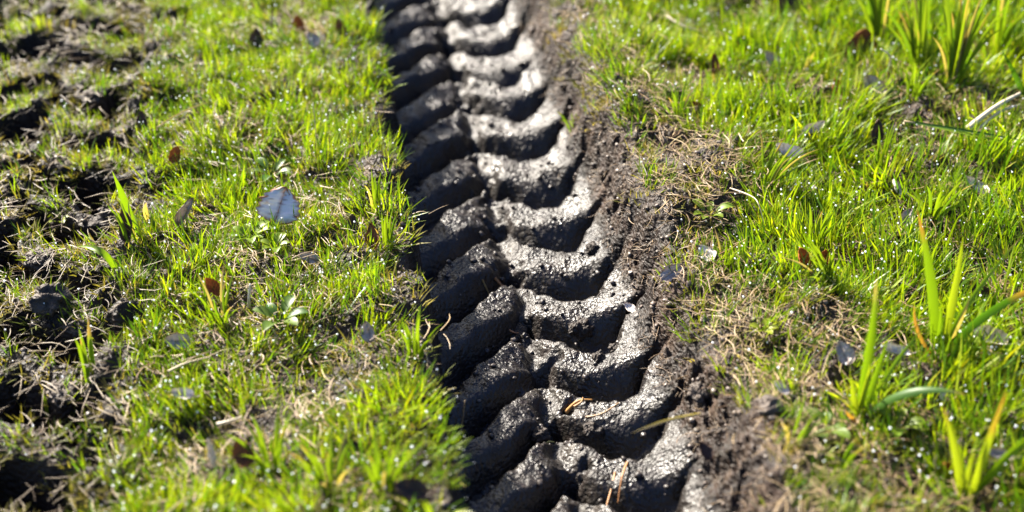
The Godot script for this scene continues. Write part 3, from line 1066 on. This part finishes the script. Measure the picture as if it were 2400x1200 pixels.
	clump("sedge", "low bright sedge half seen past the crumpled white leaf", "sedge", 0.563, 0.311, [
		[Vector3(-0.004, -0.008, 0.000), Vector3(-0.007, 0.029, 0.000), Vector3(-0.019, 0.056, 0.000), 0.0071, GREEN, GREEN, 2.00],
		[Vector3(0.000, -0.008, 0.006), Vector3(0.004, 0.035, 0.000), Vector3(0.008, 0.086, 0.000), 0.0087, GREEN, GREEN, 2.00],
		[Vector3(0.004, -0.008, 0.000), Vector3(-0.009, 0.009, 0.008), Vector3(-0.022, 0.036, 0.020), 0.0056, PALE, PALE, 2.00],
	], "sedges on the right bank")

func build_tufts() -> void:
	random_clump("grass_clump", "tall thick tuft of bright grass with tan stems at its foot", 0.765, -0.348, 34, 0.200, 0.0065, 0.090, Vector2(-0.05, 0.00), "taller grass clumps in the sward")
	random_clump("grass_clump", "tall open tuft of bright blades above the large brown leaf", 0.713, -0.523, 18, 0.180, 0.0065, 0.080, Vector2(-0.10, 0.00), "taller grass clumps in the sward")
	random_clump("grass_clump", "second tall tuft of bright blades close to the thick one", 0.737, -0.414, 20, 0.190, 0.0062, 0.080, Vector2(-0.10, 0.00), "taller grass clumps in the sward")
	random_clump("grass_clump", "upright tuft of broad blades by the grey mottled leaf", 0.674, -0.297, 9, 0.090, 0.0060, 0.050, Vector2(0.00, 0.00), "taller grass clumps in the sward")
	random_clump("grass_clump", "tuft of broad blades growing next to the tall sedge", 0.889, -0.445, 14, 0.160, 0.0062, 0.080, Vector2(0.00, 0.00), "taller grass clumps in the sward")
	random_clump("grass_clump", "far tuft of bright blades beside the dark brown leaf", 0.627, -0.605, 9, 0.080, 0.0060, 0.050, Vector2(0.00, 0.00), "taller grass clumps in the sward")
	random_clump("grass_clump", "tuft of wide blades leaning over behind the turf hump", 0.540, -0.422, 8, 0.070, 0.0055, 0.060, Vector2(0.20, 0.00), "taller grass clumps in the sward")
	random_clump("grass_clump", "combed clump of long blades leaning off the turf shoulder", 0.367, 0.160, 22, 0.085, 0.0045, 0.050, Vector2(-0.50, 0.10), "taller grass clumps in the sward")
	random_clump("grass_clump", "clump of long blades fanning out behind the muddy shoulder", 0.367, -0.090, 20, 0.085, 0.0042, 0.060, Vector2(0.35, 0.10), "taller grass clumps in the sward")
	random_clump("grass_clump", "upright clump of fresh blades on the turf hump", 0.283, -0.265, 14, 0.060, 0.0035, 0.040, Vector2(0.10, 0.00), "taller grass clumps in the sward")
	random_clump("grass_clump", "clump of straight blades between the rust leaves", 0.383, 0.065, 10, 0.075, 0.0050, 0.030, Vector2(0.05, 0.00), "taller grass clumps in the sward")
	random_clump("grass_clump", "clump of tall blades by the slate standing leaf", 0.558, -0.131, 9, 0.085, 0.0045, 0.035, Vector2(0.00, 0.00), "taller grass clumps in the sward")
	random_clump("grass_clump", "clump of fresh blades under the white curled leaf", 0.577, 0.011, 9, 0.075, 0.0055, 0.050, Vector2(0.00, 0.00), "taller grass clumps in the sward")
	random_clump("grass_clump", "clump of wide blades at the crumpled leaf of the old track rim", -0.519, -0.081, 6, 0.080, 0.0040, 0.030, Vector2(-0.25, 0.00), "taller grass clumps in the sward")
	random_clump("grass_clump", "clump of fresh blades at the broken edge of the left bank", -0.184, -0.027, 10, 0.060, 0.0042, 0.030, Vector2(0.00, 0.00), "taller grass clumps in the sward")
	random_clump("grass_clump", "clump of tall blades hanging over the left rut edge", -0.167, 0.197, 12, 0.075, 0.0045, 0.040, Vector2(0.10, 0.00), "taller grass clumps in the sward")
	random_clump("grass_clump", "clump of blades on the left rut edge beside the bare soil", -0.190, -0.134, 8, 0.060, 0.0040, 0.030, Vector2(0.00, 0.00), "taller grass clumps in the sward")
	random_clump("grass_clump", "clump of blades growing in a hole of the old track", -0.557, 0.151, 6, 0.075, 0.0055, 0.030, Vector2(0.00, 0.00), "taller grass clumps in the sward")
	random_clump("grass_clump", "pair of dark blades growing from the old track soil", -0.613, 0.158, 3, 0.060, 0.0050, 0.015, Vector2(0.05, 0.00), "taller grass clumps in the sward")
	random_clump("grass_clump", "thin clump of blades beside the rounded grey leaf", -0.402, 0.091, 9, 0.070, 0.0048, 0.040, Vector2(0.00, 0.00), "taller grass clumps in the sward")
	random_clump("grass_clump", "clump of blades around the red brown shrivelled leaf", -0.342, 0.365, 12, 0.075, 0.0050, 0.050, Vector2(0.00, 0.00), "taller grass clumps in the sward")
	random_clump("grass_clump", "blurred clump of bright blades at the near end of the left bank", -0.280, 0.421, 14, 0.075, 0.0050, 0.050, Vector2(0.00, 0.00), "taller grass clumps in the sward")
	random_clump("grass_clump", "blurred clump of bright blades beside the large blackish leaf", -0.226, 0.436, 12, 0.075, 0.0050, 0.050, Vector2(0.10, 0.00), "taller grass clumps in the sward")
	random_clump("grass_clump", "sparse clump of green blades on the near trampled shoulder", 0.226, 0.442, 8, 0.050, 0.0050, 0.050, Vector2(0.30, 0.00), "taller grass clumps in the sward")
	random_clump("grass_clump", "sparse clump of blades below the slim sedge", 0.270, 0.470, 10, 0.060, 0.0050, 0.050, Vector2(0.20, 0.00), "taller grass clumps in the sward")
	random_clump("grass_clump", "small clump of blades hanging down the upper rut wall", 0.148, -0.411, 8, 0.030, 0.0030, 0.030, Vector2(-0.60, 0.20), "taller grass clumps in the sward")
	random_clump("grass_clump", "small clump of leaning blades on the soil by the pointed grey leaf", 0.252, 0.084, 9, 0.050, 0.0040, 0.050, Vector2(-0.40, 0.10), "taller grass clumps in the sward")

func build_blades() -> void:
	single_blade("long green blade lying over the straw of the right bank", [Vector3(0.609, 0.050, -0.183), Vector3(0.683, 0.055, -0.136), Vector3(0.771, 0.050, -0.093)], 0.0045, DEEP)
	single_blade("second long green blade lying just below the first over straw", [Vector3(0.637, 0.045, -0.178), Vector3(0.694, 0.050, -0.126), Vector3(0.768, 0.045, -0.085)], 0.0040, GREEN)
	single_blade("wide bright blade lying across the muddy shoulder", [Vector3(0.244, 0.035, -0.043), Vector3(0.261, 0.035, -0.018), Vector3(0.290, 0.020, -0.015)], 0.0100, GREEN)
	single_blade("bent glossy blade bowing down over a hole of the old track", [Vector3(-0.541, 0.000, -0.044), Vector3(-0.540, 0.070, -0.010), Vector3(-0.590, 0.030, -0.071)], 0.0090, GREEN)
	single_blade("tall single blade rising from the rim of the old track", [Vector3(-0.518, 0.000, -0.122), Vector3(-0.526, 0.060, -0.128), Vector3(-0.531, 0.120, -0.105)], 0.0100, GREEN)
	single_blade("pale withered blade hanging over the sward", [Vector3(-0.503, 0.010, -0.147), Vector3(-0.505, 0.040, -0.134), Vector3(-0.497, 0.060, -0.118)], 0.0070, TAN)
	single_blade("long dry stem bowed over the far left sward", [Vector3(-0.503, 0.020, -0.396), Vector3(-0.454, 0.050, -0.401), Vector3(-0.415, 0.050, -0.409)], 0.0030, TAN)
	single_blade("green stem sloping from the shoulder into the rut", [Vector3(0.141, 0.020, 0.372), Vector3(0.090, 0.050, 0.405), Vector3(0.056, 0.020, 0.391)], 0.0030, TAN)

func build_stems() -> void:
	stem("rootlet", "orange rootlet arched over a ridge in mid rut", "root", [[-0.025, -0.100, 0.004], [-0.008, -0.090, 0.012], [0.007, -0.086, 0.004]], 0.0022, Color(0.30, 0.15, 0.06))
	stem("twig", "forked grey twig poking out of the left rut wall", "twig", [[-0.145, 0.023, 0.000], [-0.134, 0.038, 0.020], [-0.131, 0.040, 0.035], [-0.125, 0.052, 0.050]], 0.0020, Color(0.16, 0.11, 0.08))
	stem("rootlet", "pale curved root lying across the near ridge front", "root", [[0.042, 0.227, 0.003], [0.062, 0.232, 0.006], [0.085, 0.222, 0.005]], 0.0018, Color(0.30, 0.19, 0.10))
	stem("straw_piece", "split orange straw lying on a right hand ridge", "straw", [[0.023, 0.196, 0.004], [0.038, 0.196, 0.006], [0.057, 0.195, 0.004]], 0.0030, Color(0.34, 0.17, 0.05))
	stem("straw_piece", "small orange straw end crossing the split straw", "straw", [[0.032, 0.202, 0.004], [0.041, 0.201, 0.007], [0.045, 0.193, 0.005]], 0.0018, Color(0.32, 0.16, 0.05))
	stem("dry_stalk", "upright withered stem in the near left hollow", "stalk", [[-0.122, 0.218, 0.000], [-0.119, 0.232, 0.030], [-0.114, 0.252, 0.070]], 0.0014, Color(0.30, 0.22, 0.13))
	stem("rootlet", "orange root hanging in the nearest lug hollow", "root", [[0.058, 0.325, 0.000], [0.046, 0.352, 0.006], [0.037, 0.370, 0.012]], 0.0018, Color(0.36, 0.17, 0.06))
	stem("rootlet", "second orange root hanging beside the first", "root", [[0.074, 0.319, 0.000], [0.062, 0.343, 0.006], [0.053, 0.364, 0.010]], 0.0018, Color(0.34, 0.16, 0.06))
	stem("rootlet", "tiny curled root in the gap between left and right ridges", "root", [[-0.022, 0.016, 0.000], [-0.017, 0.022, 0.012], [-0.010, 0.021, 0.004]], 0.0014, Color(0.30, 0.14, 0.06))
	stem("straw_piece", "yellow straw lying on a left hand ridge", "straw", [[-0.045, -0.090, 0.003], [-0.034, -0.082, 0.004], [-0.029, -0.075, 0.003]], 0.0014, Color(0.30, 0.20, 0.08))
	stem("straw_piece", "flat yellow straw on the near middle mud", "straw", [[-0.019, 0.245, 0.004], [-0.009, 0.243, 0.004], [-0.001, 0.242, 0.004]], 0.0016, Color(0.36, 0.30, 0.08))
	stem("reed_stalk", "thick pale reed stalk lying over straw below the tall tuft", "reed", [[0.710, -0.175, 0.030], [0.755, -0.192, 0.035], [0.811, -0.222, 0.040]], 0.0050, Color(0.50, 0.42, 0.30))
	stem("reed_stalk", "thinner pale reed stalk lying beside the thick one", "reed", [[0.714, -0.166, 0.025], [0.760, -0.187, 0.030], [0.802, -0.201, 0.035]], 0.0032, Color(0.46, 0.38, 0.26))
	stem("reed_stalk", "bleached stalk lying in the far grass of the right bank", "reed", [[0.356, -0.628, 0.030], [0.377, -0.596, 0.035], [0.405, -0.585, 0.030]], 0.0026, Color(0.50, 0.42, 0.30))
	stem("twig", "thin dark twig leaning on the turf hump", "twig", [[0.193, -0.184, 0.000], [0.187, -0.115, 0.020], [0.185, -0.067, 0.030]], 0.0014, Color(0.09, 0.07, 0.05))
	stem("twig", "short dark twig stuck in the muddy shoulder", "twig", [[0.233, -0.170, 0.030], [0.238, -0.165, 0.020], [0.246, -0.175, 0.000]], 0.0014, Color(0.09, 0.07, 0.05))
	stem("dry_stalk", "white dead stem bowed in grass behind the muddy shoulder", "stalk", [[0.296, -0.039, 0.020], [0.310, 0.001, 0.050], [0.309, 0.038, 0.060], [0.316, 0.050, 0.040]], 0.0012, Color(0.40, 0.33, 0.22))
	stem("dry_stalk", "thin dry stem standing in the left sward", "stalk", [[-0.264, -0.301, 0.000], [-0.263, -0.291, 0.050], [-0.263, -0.297, 0.090]], 0.0012, Color(0.40, 0.32, 0.20))
	stem("dry_stalk", "pale stub of stem standing behind the rust leaf", "stalk", [[-0.367, 0.060, 0.000], [-0.365, 0.073, 0.030], [-0.360, 0.088, 0.060]], 0.0024, Color(0.55, 0.52, 0.48))
	stem("dry_stalk", "pale dry stem lying across grass below the rounded leaf", "stalk", [[-0.459, 0.205, 0.030], [-0.437, 0.202, 0.035], [-0.409, 0.193, 0.040]], 0.0016, Color(0.42, 0.34, 0.20))
	stem("dry_stalk", "tan stem lying over grass near the crumpled white leaf", "stalk", [[-0.401, 0.302, 0.030], [-0.387, 0.304, 0.035], [-0.373, 0.298, 0.030]], 0.0022, Color(0.50, 0.42, 0.30))
	stem("dry_stalk", "withered flower stalk nodding beside the moss patch", "stalk", [[0.670, -0.386, 0.000], [0.639, -0.325, 0.080], [0.617, -0.318, 0.100]], 0.0022, Color(0.50, 0.45, 0.38))

func build_clods() -> void:
	clod("wet clod stuck on the rim of a hollow by the rut wall", 0.123, -0.109, 0.0100, 0.80, Color(0.044, 0.034, 0.028))
	clod("wet clod lying in a right hand lug hollow", 0.074, 0.043, 0.0154, 0.75, Color(0.044, 0.034, 0.028))
	clod("small dark clod on the ridge next to the wet clod", 0.106, 0.106, 0.0068, 0.80, Color(0.044, 0.034, 0.028))
	clod("small dark clod in the middle of a right hand ridge", 0.081, 0.119, 0.0080, 0.80, Color(0.044, 0.034, 0.028))
	clod("tiny dark clod between the two small clods on the ridge", 0.085, 0.090, 0.0040, 0.80, Color(0.044, 0.034, 0.028))
	clod("crumbled clod in the gap between left and right ridges", -0.008, -0.091, 0.0124, 0.70, Color(0.050, 0.039, 0.032))
	clod("crumbled wet clod where a left ridge ends in mid rut", -0.009, 0.011, 0.0119, 0.70, Color(0.050, 0.039, 0.032))
	clod("wet clod on the near middle of the rut", -0.018, 0.231, 0.0108, 0.70, Color(0.044, 0.034, 0.028))
	clod("big broken clod at the end of the nearest ridge", 0.049, 0.242, 0.0119, 0.60, Color(0.044, 0.034, 0.028))
	clod("tall pointed soil lump of the old track with a dark hollow face", -0.619, 0.007, 0.0222, 0.90, Color(0.066, 0.052, 0.042))
	clod("soil lump with grass roots on the old track", -0.588, -0.300, 0.0241, 0.50, Color(0.099, 0.077, 0.063))
	clod("low soil lump on the old track beside the pointed one", -0.583, 0.040, 0.0175, 0.50, Color(0.077, 0.060, 0.049))
	clod("crumbly soil lump of the old track near the rounded grey leaf", -0.593, 0.153, 0.0208, 0.50, Color(0.088, 0.069, 0.056))
	clod("black soil lump at the near end of the old track", -0.587, 0.297, 0.0212, 0.60, Color(0.044, 0.034, 0.028))
	clod("grey soil lump at the far end of the old track", -0.620, -0.610, 0.0199, 0.50, Color(0.088, 0.069, 0.056))
	clod("flat soil lump at the left rim of the old track", -0.650, -0.125, 0.0211, 0.45, Color(0.077, 0.060, 0.049))
	clod("soil clod on the trampled shoulder beside the slope", 0.222, 0.192, 0.0119, 0.70, Color(0.110, 0.086, 0.070))
	clod("soil clod lower on the trampled shoulder", 0.168, 0.288, 0.0124, 0.70, Color(0.088, 0.069, 0.056))
	clod("pale pebble like clod on the trampled shoulder", 0.199, 0.190, 0.0065, 0.80, Color(0.220, 0.172, 0.140))
	clod("dry soil clod on the near shoulder among straw", 0.215, 0.391, 0.0138, 0.60, Color(0.110, 0.086, 0.070))
	clod("dark clod under the turf hump edge", 0.292, -0.335, 0.0176, 0.70, Color(0.033, 0.026, 0.021))

func build_weeds() -> void:
	weed("bright lobed weed below the orange rimmed poplar leaf", -0.364, -0.071, 8, 0.034, GREEN, 0.42, 0.55)
	weed("bright small leaved weed beside the lobed weed", -0.330, -0.040, 7, 0.028, GREEN, 0.45, 0.50)
	weed("dark green weed with long leaves in the upper left sward", -0.332, -0.268, 6, 0.040, DEEP, 0.36, 0.45)
	weed("leafy green weed on the soil above the trampled shoulder", 0.256, -0.002, 6, 0.036, GREEN, 0.42, 0.60)
	weed("dark leaved weed in the sward behind the rust leaf", -0.328, 0.111, 6, 0.040, DEEP, 0.40, 0.50)
	weed("yellow green seedling at the rim of the old track", -0.696, -0.151, 4, 0.028, PALE, 0.50, 0.70)
	weed("yellow seedling on the old track soil beside the holes", -0.640, -0.232, 4, 0.022, PALE, 0.50, 0.60)
	weed("yellow green seedling on the soil of the old track", -0.642, 0.165, 5, 0.026, PALE, 0.50, 0.60)
	weed("soft green weed at the foot of the slim sedge", 0.362, 0.415, 6, 0.038, GREEN, 0.45, 0.60)
	weed("green weed by the near trampled shoulder", 0.275, 0.415, 6, 0.034, DEEP, 0.45, 0.50)
	weed("small round leaved weed on the slope beside the clods", 0.258, 0.241, 5, 0.022, PALE, 0.55, 0.50)

func single_blade(label: String, at: Array, width: float, col: Color) -> void:
	var o := thing("grass_shoot", label, "grass")
	var foot: Vector3 = at[0]
	o.position = foot
	var st := starter()
	var pts := []
	var wid := []
	var cols := []
	for i in 12:
		var t := i / 11.0
		pts.append((at[0] as Vector3) * (1.0 - t) * (1.0 - t) + (at[1] as Vector3) * 2.0 * t * (1.0 - t) + (at[2] as Vector3) * t * t - foot)
		wid.append(width * (1.0 if t < 0.6 else maxf(0.05, (1.0 - t) / 0.4)))
		cols.append(col)
	var along: Vector3 = at[2] - at[0]
	ribbon(st, pts, wid, along.cross(Vector3(0.1, 0.8, 0.6)).normalized(), cols, 0.3)
	part("blade", commit(st), mat.grass, o)
	var sh := starter()
	tube(sh, [pts[0] - Vector3(0, 0.004, 0), pts[0], pts[1]], [width * 0.35, width * 0.4, width * 0.25], TAN, 6)
	part("sheath", commit(sh), mat.straw, o)

func build_objects() -> void:
	build_leaves()
	build_sedges()
	build_tufts()
	build_blades()
	build_stems()
	build_clods()
	build_weeds()
